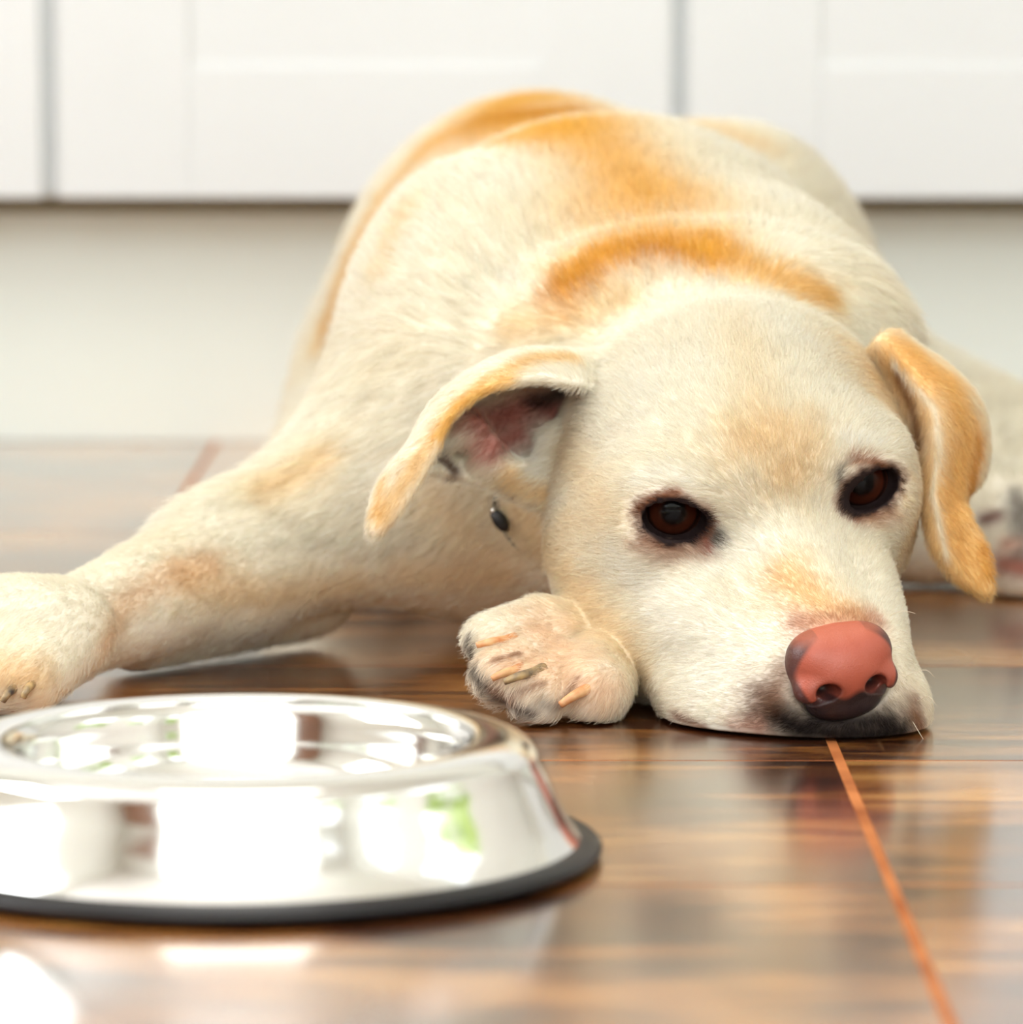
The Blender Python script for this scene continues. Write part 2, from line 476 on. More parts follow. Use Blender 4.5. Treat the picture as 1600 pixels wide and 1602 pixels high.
for q0, q1 in zip(roll[:-1], roll[1:]):                    # fold of neck skin behind the skull
    cone(q0, 2.0, q1, 2.0, 0.020)
# ---- stretched foreleg
cone(W(725, 0.28, 0.085), 5.4, P(360, 885, 0.215), 2.9, 0.035)
cone(P(360, 885, 0.215), 2.9, P(110, 985, 0.130), 2.0, 0.02)
cone(P(470, 905, 0.27), 2.8, P(215, 988, 0.185), 1.8, 0.010)
ell(P(30, 995, 0.105), (3.8, 3.2, 2.5), 0.015)
for (px, py, yy, r) in ((-45, 1058, .085, 1.5), (-5, 1066, .072, 1.55), (38, 1064, .068, 1.5), (72, 1046, .078, 1.3)):
    cone(P(px + 40, py - 62, yy + .03), 1.6, P(px, py, yy), r, 0.006)
# ---- folded foreleg below the chin
GRP[0] = 2
cone(W(1240, 0.2, 0.05), 4.6, P(990, 985, 0.125), 2.4, 0.02)
cone(P(980, 990, 0.120), 2.2, P(880, 1012, 0.096), 2.0, 0.012)
PAW_TOES = [((845, 985, .094), 1.35, (766, 1004, .072), 1.10), ((852, 1028, .082), 1.35, (784, 1060, .055), 1.25),
            ((888, 1052, .074), 1.35, (840, 1090, .046), 1.28), ((945, 1042, .078), 1.5, (926, 1082, .052), 1.45)]
for a, ra, b, rb in PAW_TOES:
    cone(P(*a), ra, P(*b), rb, 0.003)
GRP[0] = 0
# ---- hind leg beside the far ear
cone(W(1270, 0.56, 0.075), 6.4, W(1660, 0.53, 0.042), 3.7, 0.03)
cone(W(1650, 0.53, 0.042), 3.7, W(1440, 0.48, 0.035), 3.2, 0.02)
cone(W(1440, 0.48, 0.034), 3.0, W(1575, 0.455, 0.034), 2.7, 0.015)
for (px, py, yy, r) in ((1585, 812, .45, 1.7), (1612, 855, .44, 1.8), (1600, 895, .435, 1.6)):
    cone(P(px - 45, py + 10, .455), 1.8, P(px, py, yy), r, 0.006)

# ---- hind leg and tail on the far side of the rump
cone((-0.055, 0.62, 0.085), 6.0, (-0.092, 0.53, 0.045), 3.2, 0.025)
cone((-0.092, 0.53, 0.042), 3.0, (-0.098, 0.64, 0.028), 2.0, 0.015)
cone((-0.098, 0.64, 0.024), 2.0, (-0.104, 0.50, 0.020), 1.9, 0.010)
tail = catmull([(0.015, 0.76, 0.085), (0.02, 0.84, 0.045), (0.045, 0.92, 0.026), (0.10, 0.98, 0.020), (0.17, 1.0, 0.015)], 8)
for n_, (q0, q1) in enumerate(zip(tail[:-1], tail[1:])):
    cone(q0, 2.8 - 0.26 * n_, q1, 2.8 - 0.26 * (n_ + 1), 0.02)

# ---- skull and face
GRP[0] = 1
hell(0, 14.6, 3.0, (6.3, 6.6, 5.8), 0.02)
hell(0, 11.3, 4.2, (4.8, 4.2, 3.6), 0.015)
for s in (-1, 1):
    hell(s * 2.4, 10.6, 4.7, (2.8, 3.0, 2.2), 0.012)        # frontal bosses
    hell(s * 4.0, 10.0, 4.6, (2.0, 2.0, 1.2), 0.014)        # brow
    hell((-4.9, 4.2)[s > 0], 13.4, (-0.6, 0.3)[s > 0], (3.0, 4.6, (4.6, 3.9)[s > 0]), 0.016)       # cheek
    if s < 0: hell(s * 4.2, 11.2, -2.6, (3.0, 4.6, 3.0), 0.014)   # jaw flesh pushed up by the paw
    hell((-3.5, 2.8)[s > 0], 8.0, -0.5, ((2.5, 2.0)[s > 0], 4.0, 2.9), 0.018)        # below the eye
    hell(s * 4.9, 10.8, 2.6, (1.9, 3.0, 2.4), 0.014)        # temple
hcone((0, 9.0, 1.6), 2.9, (0, 2.2, 0.1), 1.95, 0.014)       # bridge
for s in (-1, 1):
    hell(s * 1.7, 4.1, -1.1, (2.2, 4.0, 2.2), 0.012)        # lip pads
    hell((-2.9, 2.4)[s > 0], 6.8, -1.9, ((2.2, 1.8)[s > 0], 3.8, 2.2), 0.014)        # flews
    hcone((s * 1.2, 3.8, -3.0), 1.2, (s * 3.4, 12, -4.4), 2.2, 0.012)
lips = catmull([P(1108, 1060, .066), P(1108, 1084, .055), P(1140, 1108, .044), P(1208, 1126, .032), P(1296, 1134, .024), P(1350, 1128, .028), P(1376, 1118, .038), P(1374, 1104, .050)], 15)
for q0, q1 in zip(lips[:-1], lips[1:]):                     # lips spread on the floor
    cone(q0, 1.2, q1, 1.2, 0.018)
hell(0, 0.1, -0.5, (1.9, 1.0, 1.55), 0.004, 's')            # seat of the nose leather
for (a, b, r) in (((700, 690, .138), (735, 668, .138), .45), ((735, 668, .138), (765, 690, .138), .4), ((872, 690, .142), (846, 772, .139), .55), ((760, 720, .140), (820, 745, .142), .6)):
    cone(P(*a), r, P(*b), r, 0.009)                          # ridges of the open ear
# eye sockets and lids
EYES = []
for s in (-1, 1):
    g = np.array(((-0.22, -0.12)[s > 0], -0.95, 0.15)); g /= np.linalg.norm(g)
    c = np.array(((-4.22, 8.4, 3.82), (3.95, 8.4, 3.72))[s > 0]) - g * 1.42
    EYES.append((s, c, g))
for s, c, g in EYES:
    hell(*c, (1.64, 1.64, 1.60), 0.007)
    side = np.cross(g, (0, 0, 1)); side /= np.linalg.norm(side)
    up = np.cross(side, g)
    cant = math.radians(-10 * s)
    sd = side * math.cos(cant) + up * math.sin(cant)
    ua = np.cross(sd, g)
    tilt = np.column_stack((sd, g, ua))
    o = c + g * 1.52
    hell(*o, (1.38, 1.05, 0.95), 0.0010, 's', tilt)

# ---- ears: curved sheets given by cross-section rows
def sheet(rows, nu, nv):
    R_ = [catmull([P(*p) for p in row], nv) for row in rows]
    G = np.stack([catmull([r[j] for r in R_], nu) for j in range(nv)], 1)
    vs = G.reshape(-1, 3)
    fs = [(i * nv + j, i * nv + j + 1, (i + 1) * nv + j + 1, (i + 1) * nv + j) for i in range(nu - 1) for j in range(nv - 1)]
    return G, vs, fs
ear_a = [  # near ear, thrown open: front edge, crest, back wall, lower rear edge
    [(965, 606, .150), (965, 565, .150), (965, 610, .165), (945, 700, .165), (925, 790, .150)],
    [(905, 600, .112), (895, 556, .136), (885, 600, .165), (868, 690, .165), (860, 785, .150)],
    [(835, 592, .104), (815, 556, .128), (805, 605, .160), (795, 690, .160), (798, 770, .146)],
    [(757, 610, .102), (743, 586, .120), (735, 628, .150), (738, 690, .152), (750, 752, .142)],
    [(702, 655, .102), (686, 632, .114), (678, 664, .136), (688, 702, .142), (708, 742, .136)],
    [(678, 706, .102), (652, 694, .108), (640, 712, .120), (644, 724, .128), (664, 738, .122)],
    [(652, 752, .101), (622, 734, .104), (606, 750, .111), (606, 764, .116), (624, 782, .112)],
    [(624, 796, .101), (602, 780, .103), (588, 792, .108), (588, 804, .110), (602, 812, .107)],
    [(592, 832, .102), (588, 830, .103), (583, 830, .105), (584, 833, .105), (588, 834, .104)],
]
ear_b = [  # far ear: inner edge, ridge, outer face, rear edge
    [(1360, 560, .150), (1378, 530, .138), (1402, 528, .150), (1420, 545, .168), (1425, 570, .180)],
    [(1388, 590, .146), (1420, 566, .128), (1455, 570, .148), (1478, 580, .168), (1478, 610, .182)],
    [(1405, 640, .142), (1452, 616, .118), (1495, 612, .142), (1525, 630, .166), (1518, 660, .182)],
    [(1430, 700, .134), (1467, 672, .112), (1508, 672, .136), (1538, 690, .162), (1526, 705, .178)],
    [(1444, 752, .124), (1466, 742, .110), (1502, 742, .128), (1530, 742, .152), (1520, 744, .165)],
    [(1448, 778, .119), (1464, 774, .109), (1492, 774, .119), (1505, 774, .138), (1502, 772, .150)],
    [(1452, 806, .114), (1462, 804, .109), (1488, 804, .112), (1506, 804, .116), (1506, 804, .118)],
    [(1462, 856, .112), (1474, 852, .109), (1502, 848, .111), (1526, 842, .114), (1530, 842, .116)],
    [(1494, 900, .111), (1506, 898, .109), (1522, 892, .110), (1540, 882, .111), (1543, 880, .112)],
    [(1534, 926, .111), (1538, 927, .110), (1542, 927, .110), (1546, 924, .110), (1547, 920, .110)],
]
EARS = []
for rows in (ear_a, ear_b):
    G, vs, fs = sheet(rows, 60, 36)
    tree = BVHTree.FromPolygons([Vector(v) for v in vs], fs)
    lo, hi = vs.min(0) - 0.02, vs.max(0) + 0.02
    EARS.append((tree, lo, hi, G))
EAR_T = 0.0021
def ear_dist(e, X):
    tree, lo, hi, _ = e
    d = np.full(len(X), 0.02)
    m = np.all((X > lo) & (X < hi), 1)
    idx = np.nonzero(m)[0]
    fn = tree.find_nearest
    for i in idx:
        r = fn(X[i], 0.016)
        if r[0] is not None:
            d[i] = r[3]
    return d - EAR_T

def smin(a, b, k):
    h = np.clip(0.5 + 0.5 * (b - a) / k, 0, 1)
    return b + (a - b) * h - k * h * (1 - h)

def field(X, centre=None, rad=None, ears=True):
    """signed distance at points X; with a bounding sphere, far primitives are skipped"""
    D = [np.full(len(X), 0.08) for _ in range(3)]
    for kind, op, q, k, bc, br, g in OPS:
        if centre is not None and np.linalg.norm(bc - centre) - br - rad > k + 0.03:
            continue
        v = prim(kind, q, X)
        D[g] = smin(D[g], v, k) if op == 'u' else -smin(-D[g], v, k)
    d = smin(smin(D[0], D[1], 0.022), D[2], 0.0022)
    if ears:
        for e in EARS:
            if centre is None or np.all((centre > e[1] - rad) & (centre < e[2] + rad)):
                d = smin(d, ear_dist(e, X), 0.006)
    return np.maximum(d, 0.0012 - X[:, 2])

def axis(segs):
    out = [segs[0][0]]
    for a, b, s in segs:
        n = max(1, int(round((b - a) / s)))
        out.extend(list(a + (b - a) * (np.arange(1, n + 1) / n)))
    return np.array(out)

def surface(xs, ys, zs, F):
    S = F < 0
    c = np.zeros(tuple(n - 1 for n in F.shape), np.uint8)
    for i in (0, 1):
        for j in (0, 1):
            for k in (0, 1):
                c += S[i:F.shape[0] - 1 + i, j:F.shape[1] - 1 + j, k:F.shape[2] - 1 + k]
    I, J, K = np.nonzero((c > 0) & (c < 8))
    ids = np.full(c.shape, -1, np.int32)
    ids[I, J, K] = np.arange(len(I))
    acc = np.zeros((len(I), 3)); cnt = np.zeros(len(I))
    cor = [(i, j, k) for i in (0, 1) for j in (0, 1) for k in (0, 1)]
    for a in cor:
        for b in cor:
            if sum(abs(a[t] - b[t]) for t in range(3)) == 1 and a < b:
                fa = F[I + a[0], J + a[1], K + a[2]]; fb = F[I + b[0], J + b[1], K + b[2]]
                m = (fa < 0) != (fb < 0)
                t = np.where(m, fa / np.where(m, fa - fb, 1), 0)
                pa = np.stack((xs[I + a[0]], ys[J + a[1]], zs[K + a[2]]), 1)
                pb = np.stack((xs[I + b[0]], ys[J + b[1]], zs[K + b[2]]), 1)
                acc += np.where(m[:, None], pa + (pb - pa) * t[:, None], 0)
                cnt += m
    V = acc / cnt[:, None]
    Q = []
    A, B, C_ = F.shape
    # edges along x, y, z
    m = S[:-1, 1:-1, 1:-1] != S[1:, 1:-1, 1:-1]
    i, j, k = np.nonzero(m); j += 1; k += 1
    q = np.stack((ids[i, j - 1, k - 1], ids[i, j, k - 1], ids[i, j, k], ids[i, j - 1, k]), 1)
    f = S[i, j, k]; q[~f] = q[~f][:, ::-1]; Q.append(q)
    m = S[1:-1, :-1, 1:-1] != S[1:-1, 1:, 1:-1]
    i, j, k = np.nonzero(m); i += 1; k += 1
    q = np.stack((ids[i - 1, j, k - 1], ids[i - 1, j, k], ids[i, j, k], ids[i, j, k - 1]), 1)
    f = S[i, j, k]; q[~f] = q[~f][:, ::-1]; Q.append(q)
    m = S[1:-1, 1:-1, :-1] != S[1:-1, 1:-1, 1:]
    i, j, k = np.nonzero(m); i += 1; j += 1
    q = np.stack((ids[i - 1, j - 1, k], ids[i, j - 1, k], ids[i, j, k], ids[i - 1, j, k]), 1)
    f = S[i, j, k]; q[~f] = q[~f][:, ::-1]; Q.append(q)
    return V, np.concatenate(Q)

def smooth_mesh(V, Q, it=1, lam=0.5):
    for _ in range(it):
        acc = np.zeros_like(V); cnt = np.zeros(len(V))
        for a, b in ((0, 1), (1, 2), (2, 3), (3, 0)):
            np.add.at(acc, Q[:, a], V[Q[:, b]]); np.add.at(cnt, Q[:, a], 1)
            np.add.at(acc, Q[:, b], V[Q[:, a]]); np.add.at(cnt, Q[:, b], 1)
        V = V + lam * (acc / np.maximum(cnt, 1)[:, None] - V)
    return V

def vertex_normals(V, Q):
    n = np.cross(V[Q[:, 2]] - V[Q[:, 0]], V[Q[:, 3]] - V[Q[:, 1]])
    N = np.zeros_like(V)
    for c in range(4):
        np.add.at(N, Q[:, c], n)
    return N / np.maximum(np.linalg.norm(N, axis=1), 1e-12)[:, None]

def np_mesh(name, V, Q, m):
    me = bpy.data.meshes.new(name)
    me.vertices.add(len(V)); me.vertices.foreach_set('co', V.astype(np.float32).ravel())
    me.loops.add(Q.size); me.loops.foreach_set('vertex_index', Q.astype(np.int32).ravel())
    me.polygons.add(len(Q))
    me.polygons.foreach_set('loop_start', np.arange(0, Q.size, Q.shape[1], dtype=np.int32))
    me.polygons.foreach_set('use_smooth', np.ones(len(Q), bool))
    me.update(calc_edges=True)
    me.validate()
    me.materials.append(m)
    return me

def build_field(xs, ys, zs, fn, B=16):
    F = np.empty((len(xs), len(ys), len(zs)), np.float32)
    for i in range(0, len(xs), B):
        for j in range(0, len(ys), B):
            for k in range(0, len(zs), B):
                X, Y_, Z = xs[i:i + B], ys[j:j + B], zs[k:k + B]
                ctr = np.array(((X[0] + X[-1]) / 2, (Y_[0] + Y_[-1]) / 2, (Z[0] + Z[-1]) / 2))
                rad = float(np.linalg.norm((X[-1] - X[0], Y_[-1] - Y_[0], Z[-1] - Z[0])) / 2)
                dc = fn(ctr[None], ctr, rad)[0]
                if abs(dc) > 1.5 * rad + 0.008:
                    F[i:i + B, j:j + B, k:k + B] = dc
                else:
                    g = np.stack(np.meshgrid(X, Y_, Z, indexing='ij'), -1).reshape(-1, 3)
                    F[i:i + B, j:j + B, k:k + B] = fn(g, ctr, rad).reshape(len(X), len(Y_), len(Z))
    return F

fs_ = 1.0
xs = axis([(-0.28, -0.075, 0.0036 * fs_), (-0.075, 0.215, 0.0014 * fs_), (0.215, 0.36, 0.004 * fs_)])
ys = axis([(-0.03, 0.16, 0.0014 * fs_), (0.16, 0.30, 0.0026 * fs_), (0.30, 1.04, 0.006 * fs_)])
zs = axis([(-0.004, 0.17, 0.0014 * fs_), (0.17, 0.29, 0.004 * fs_)])
F = build_field(xs, ys, zs, lambda X, c, r: field(X, c, r))
V, Q = surface(xs, ys, zs, F)
V = smooth_mesh(V, Q, 2, 0.45)
del F
NRM = vertex_normals(V, Q)
TREE = BVHTree.FromPolygons([Vector(v) for v in V], [tuple(q) for q in Q.tolist()])
print('dog mesh', V.shape, Q.shape)
# ------------------------------------------------------------------ dog: coat colour, fur, face details
def cast(px, py):
    d = Vector(P(px, py, 0.0) - CAM).normalized()
    r = TREE.ray_cast(Vector(CAM), d)
    return None if r[0] is None else np.array(r[0])
def strokes_to_points(pl, step=18):
    out = []
    pts = [pl[0]]
    for (x0, y0), (x1, y1) in zip(pl[:-1], pl[1:]):
        n = max(1, int(math.hypot(x1 - x0, y1 - y0) / step))
        pts += [(x0 + (x1 - x0) * t / n, y0 + (y1 - y0) * t / n) for t in range(1, n + 1)]
    for p in pts:
        h = cast(*p)
        if h is not None:
            out.append(h)
    return np.array(out)

CREAM, WHITE = lin(240, 232, 214), lin(246, 242, 232)
GOLD, DEEP, TAN = lin(231, 183, 76), lin(206, 142, 24), lin(230, 192, 132)
DARK, BROWN, PINK = lin(52, 36, 32), lin(140, 92, 60), lin(186, 98, 88)
COAT = [  # (polyline in the photograph, radius px, colour, strength)
    ([(830, 150), (760, 200), (880, 215)], 80, GOLD, .9), ([(850, 165), (940, 240), (1010, 310)], 75, GOLD, .8), ([(770, 195), (900, 185)], 52, DEEP, .75),
    ([(690, 225), (610, 310), (560, 400), (515, 520)], 30, GOLD, .65), ([(650, 330), (600, 430)], 22, GOLD, .3),
    ([(885, 452), (950, 402), (1030, 388), (1110, 400)], 30, DEEP, .95), ([(1110, 402), (1210, 435), (1280, 462)], 28, GOLD, .75), ([(900, 420), (1000, 365), (1120, 375)], 42, GOLD, .6),
    ([(800, 510), (900, 500), (980, 470)], 26, GOLD, .35), ([(920, 340), (1080, 330)], 60, GOLD, .35), ([(1080, 200), (1180, 235)], 36, GOLD, .35),
    ([(1150, 500), (1180, 600), (1210, 740)], 40, GOLD, .14), ([(1165, 690), (1260, 690), (1240, 740)], 42, GOLD, .32),
    ([(1230, 900), (1290, 950), (1340, 965)], 34, TAN, .75), ([(1250, 975), (1370, 972)], 20, lin(190, 130, 100), .7),
    ([(830, 800), (870, 880), (940, 965), (1000, 1045)], 46, GOLD, .34), ([(890, 700), (950, 800), (900, 820)], 40, GOLD, .22),
    ([(1005, 748), (1050, 738), (1085, 755)], 17, WHITE, .6), ([(1315, 690), (1370, 692)], 16, WHITE, .6),
    ([(990, 890), (1060, 960), (1120, 1010)], 40, WHITE, .5), ([(1100, 1060), (1180, 1080)], 40, WHITE, .6), ([(1190, 860), (1120, 880)], 36, WHITE, .5),
    ([(1010, 850), (1060, 868), (1105, 866)], 15, lin(160, 108, 72), .7), ([(1340, 815), (1390, 805)], 13, lin(160, 108, 72), .7),
    ([(1088, 800), (1112, 822), (1130, 842)], 12, lin(40, 22, 10), .85), ([(1100, 838), (1122, 850)], 9, lin(40, 22, 10), .7), ([(1108, 848), (1112, 862)], 7, lin(150, 70, 50), .8),
    ([(1312, 742), (1314, 762), (1322, 785)], 9, lin(40, 22, 10), .7), ([(1000, 796), (1020, 780), (1060, 770)], 7, lin(150, 84, 34), .85), ([(1330, 722), (1370, 722), (1400, 745)], 7, lin(150, 84, 34), .85),
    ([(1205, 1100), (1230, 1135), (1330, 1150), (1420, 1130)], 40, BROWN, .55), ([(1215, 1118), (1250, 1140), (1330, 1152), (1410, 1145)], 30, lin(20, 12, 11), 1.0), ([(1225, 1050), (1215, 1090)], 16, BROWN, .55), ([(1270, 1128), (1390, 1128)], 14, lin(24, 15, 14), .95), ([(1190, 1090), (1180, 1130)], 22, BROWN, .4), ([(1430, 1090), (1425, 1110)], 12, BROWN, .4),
    ([(1060, 1120), (1130, 1152), (1200, 1166)], 8, BROWN, .8), ([(1435, 1120), (1442, 1145)], 14, BROWN, .75), ([(1150, 1140), (1190, 1140)], 14, lin(190, 140, 120), .6),
    # near ear
    ([(900, 565), (850, 560), (770, 590), (710, 640), (670, 700), (630, 760), (595, 815)], 16, GOLD, .55), ([(800, 592), (720, 632), (690, 680)], 10, GOLD, .7), ([(600, 750), (590, 800)], 12, GOLD, .5),
    ([(745, 660), (790, 650), (840, 632), (870, 640)], 26, PINK, .85), ([(770, 700), (810, 680)], 20, PINK, .8), ([(885, 614), (860, 622), (838, 628)], 12, DARK, .9), ([(690, 712), (712, 735)], 12, lin(90, 52, 38), .9),  # the dark strokes paint shade under the ear fold
    ([(858, 690), (848, 735)], 18, WHITE, .5), ([(800, 740), (860, 770)], 14, GOLD, .5), ([(700, 690), (730, 680)], 12, WHITE, .8),
    # far ear
    ([(1420, 560), (1480, 600), (1510, 680), (1490, 770), (1500, 840), (1530, 900)], 84, lin(236, 194, 122), .95), ([(1528, 690), (1516, 760)], 16, DEEP, .7), ([(1536, 850), (1543, 900)], 8, DEEP, .6),
    ([(1402, 580), (1425, 620), (1440, 680)], 14, BROWN, .85), ([(1395, 560), (1462, 640), (1468, 700), (1458, 770), (1480, 870)], 4.5, CREAM, .9),  # brown stroke paints shade onto the inner face
    # legs and paws
    ([(300, 905), (420, 935), (560, 915)], 34, TAN, .5), ([(520, 710), (430, 760)], 30, GOLD, .35), ([(-20, 1050), (60, 1060)], 36, TAN, .6), ([(330, 880), (260, 905), (200, 940), (168, 1005)], 24, lin(214, 164, 100), .4),  # last stroke paints the shade of the foreleg crease
    ([(640, 900), (780, 900)], 40, TAN, .45), ([(690, 780), (760, 850)], 40, TAN, .3),
    ([(850, 985), (900, 1040), (800, 1030), (940, 1080)], 46, lin(238, 200, 164), .6), ([(733, 1000), (742, 1050), (775, 1092), (830, 1118)], 11, DARK, .85), ([(775, 1032), (815, 1022)], 5, BROWN, .7), ([(800, 1084), (850, 1068)], 5, BROWN, .7), ([(880, 1100), (905, 1060)], 5, BROWN, .7), ([(775, 1080), (800, 1095)], 10, BROWN, .6), ([(850, 1100), (870, 1108)], 12, DARK, .5),  # thin brown strokes paint shade into the gaps between the toes
    ([(1590, 780), (1600, 820), (1600, 880)], 16, DARK, .8), ([(1540, 812), (1558, 808)], 9, lin(110, 40, 36), .9), ([(1565, 880), (1600, 890)], 14, lin(170, 92, 74), .8), ([(1575, 850), (1590, 850)], 10, lin(225, 180, 160), .8),
]
def sgn_noise(X, f):
    return (np.sin(X[:, 0] * f + 1.3) * np.sin(X[:, 1] * f * 1.1 + X[:, 2] * f * 0.7) + 0.6 * np.sin(X[:, 2] * f * 2.3 + X[:, 0] * f * 1.7 + 2.0) * np.sin(X[:, 1] * f * 1.9 - X[:, 0] * f)) / 1.6

def eye_metric(X):
    """elliptic distance from each lid opening: 1 at the lid edge"""
    best = np.full(len(X), 9.0)
    for s, c, g in EYES:
        L = ((X - HO) @ HR) * 100 - (c + g * 1.45)
        side = np.cross(g, (0, 0, 1)); side /= np.linalg.norm(side); up = np.cross(side, g)
        cant = math.radians(-10 * s)
        sd = side * math.cos(cant) + up * math.sin(cant); ua = np.cross(sd, g)
        e = np.sqrt((L @ sd / 1.28) ** 2 + (L @ ua / 0.90) ** 2 + (np.maximum(0, np.abs(L @ g) - 1.0)) ** 2)
        best = np.minimum(best, e)
    return best

def coat_colour(X):
    C = np.tile(np.array(CREAM), (len(X), 1))
    w0 = 0.5 + 0.5 * sgn_noise(X, 60)
    C = C + (np.array(WHITE) - C) * (0.5 * w0)[:, None]
    for pl, r, col, st in COAT:
        pts = strokes_to_points(pl, max(2.0, r * 0.35))
        if not len(pts):
            continue
        depth = np.mean(pts[:, 1]) - CAM[1]
        rad = r * depth / FPX
        lo, hi = pts.min(0) - 3 * rad, pts.max(0) + 3 * rad
        idx = np.nonzero(np.all((X > lo) & (X < hi), 1))[0]
        if not len(idx):
            continue
        Y_ = X[idx]
        d2 = np.full(len(idx), 1e9)
        for p in pts:
            d2 = np.minimum(d2, ((Y_ - p) ** 2).sum(1))
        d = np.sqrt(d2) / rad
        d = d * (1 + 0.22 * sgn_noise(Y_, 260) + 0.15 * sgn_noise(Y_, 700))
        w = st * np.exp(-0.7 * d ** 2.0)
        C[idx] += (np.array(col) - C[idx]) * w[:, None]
    e = eye_metric(X)
    e = e * (1 + 0.10 * sgn_noise(X, 500))
    w = np.clip((1.52 - e) / 0.30, 0, 1)
    C += (np.array(lin(120, 66, 34)) - C) * (0.75 * w)[:, None]
    w = np.clip((1.25 - e) / 0.14, 0, 1)
    C += (np.array(lin(34, 22, 22)) - C) * w[:, None]
    return C

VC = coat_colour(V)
M_coat = mat('dog_skin_and_undercoat', rough=0.75, spec=0.2)
_a = nd(M_coat, 'ShaderNodeAttribute'); _a.attribute_name = 'coat'
M_coat.node_tree.links.new(_a.outputs['Color'], bsdf(M_coat).inputs['Base Color'])
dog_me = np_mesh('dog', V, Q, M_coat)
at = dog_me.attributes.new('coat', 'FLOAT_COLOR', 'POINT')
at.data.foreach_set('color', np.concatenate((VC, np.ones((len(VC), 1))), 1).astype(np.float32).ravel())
dog = link(bpy.data.objects.new('dog', dog_me))
tag(dog, 'yellow labrador lying on the wooden floor with its chin down beside the bowl', 'dog')

# ---- eyes
def eye_material():
    m = mat('dark_brown_dog_eye', rough=0.4, spec=0.05, coat=0.18)
    L = m.node_tree.links
    bsdf(m).inputs['Coat Roughness'].default_value = 0.02
    tc = nd(m, 'ShaderNodeTexCoord')
    sx = nd(m, 'ShaderNodeSeparateXYZ'); L.new(tc.outputs['Object'], sx.inputs[0])
    cb = nd(m, 'ShaderNodeCombineXYZ'); L.new(sx.outputs['X'], cb.inputs['X']); L.new(sx.outputs['Y'], cb.inputs['Y'])
    ln = nd(m, 'ShaderNodeVectorMath', operation='LENGTH'); L.new(cb.outputs[0], ln.inputs[0])
    k = nd(m, 'ShaderNodeMath', operation='MULTIPLY'); k.inputs[1].default_value = 1 / 0.0147
    L.new(ln.outputs['Value'], k.inputs[0])
    n = nd(m, 'ShaderNodeTexNoise'); n.inputs['Scale'].default_value = 900; L.new(tc.outputs['Object'], n.inputs['Vector'])
    a = nd(m, 'ShaderNodeMath', operation='MULTIPLY_ADD'); a.inputs[1].default_value = 0.06; L.new(n.outputs['Fac'], a.inputs[0]); L.new(k.outputs[0], a.inputs[2])
    r = ramp(m, [(0.0, lin(8, 5, 6)), (0.34, lin(10, 6, 6)), (0.44, lin(54, 24, 14)), (0.64, lin(72, 33, 20)), (0.72, lin(22, 12, 10)), (0.88, lin(90, 50, 40)), (1.0, lin(60, 36, 32))])
    L.new(a.outputs[0], r.inputs['Fac']); L.new(r.outputs['Color'], bsdf(m).inputs['Base Color'])
    return m
M_eye = eye_material()
for s, c, g in EYES:
    bm = bmesh.new()
    bmesh.ops.create_uvsphere(bm, u_segments=48, v_segments=32, radius=0.0147)
    for v in bm.verts:                                   # cornea bulges forward (+z)
        q = max(0.0, v.co.z / 0.0147 - 0.66) / 0.34
        v.co *= 1 + 0.07 * q * q * (3 - 2 * q)
    for f in bm.faces: f.smooth = True
    me = bpy.data.meshes.new('eye'); bm.to_mesh(me); bm.free(); me.materials.append(M_eye)
    o = link(bpy.data.objects.new('eye', me), dog)
    o.location = H(*c)
    gaze = Vector(HR @ g) * 0.8 + Vector(CAM + np.array((-0.1, 0, 0.35)) - H(*c)).normalized() * 0.25
    o.rotation_euler = gaze.to_track_quat('Z', 'Y').to_euler()
    o['label'] = 'glossy dark brown eye'

# ---- nose
def nose_field(L):
    def e(c, r): return prim('e', (np.array(c, float), I3, np.array(r, float)), L)
    def c_(a, b, ra, rb): return prim('c', (np.array(a, float), np.array(b, float), ra, rb), L)
    d = e((0, .95, .30), (2.15, 1.35, 1.60))
    d = smin(d, e((0, .25, .05), (1.55, .95, 1.25)), .5)
    for s in (-1, 1):
        d = smin(d, e((s * 1.0, .85, .72), (1.15, 1.15, 1.05)), .3)
        d = smin(d, e((s * 1.38, .35, -.38), (.80, .75, .72)), .30)
    d = smin(d, e((0, .75, -1.25), (1.55, .95, .75)), .45)
    for s in (-1, 1):
        d = -smin(-d, e((s * 1.0, -.45, -.46), (.50, 1.0, .38)), .14)
        d = -smin(-d, c_((s * 1.0, -.35, -.68), (s * 2.05, .45, -1.02), .24, .15), .12)
    return -smin(-d, c_((0, -.78, -.35), (0, -.22, -2.0), .045, .07), .10)
na = [axis([(-2.7, 2.7, .05)]), axis([(-1.3, 2.6, .05)]), axis([(-2.3, 2.2, .05)])]
NF = nose_field(np.stack(np.meshgrid(*na, indexing='ij'), -1).reshape(-1, 3)).reshape([len(a) for a in na])
NV, NQ = surface(*na, NF)
NV = smooth_mesh(NV, NQ, 2, 0.4)
x, y, z = NV.T
w_dark = np.clip((-0.45 - z + 0.12 * np.sin(5 * x)) / 0.35, 0, 1)                     # lower face and upper lip pad
w_wing = np.exp(-(((np.abs(x) - 1.45) / .55) ** 2 + ((z + .35) / .42) ** 2) * 1.2)     # rosy wings
w_dark = w_dark * (1 - 0.8 * w_wing)
w_rim = np.clip((np.sqrt((x / 2.12) ** 2 + ((z - .2) / 1.75) ** 2) - 0.93) / 0.07, 0, 1) * (np.abs(x) > 1.0)
w_dark = np.maximum(w_dark, 0.85 * w_rim)
for s in (-1, 1):
    w_dark = np.maximum(w_dark, np.exp(-(((x - s * 1.0) / .55) ** 2 + ((z + .50) / .45) ** 2)))
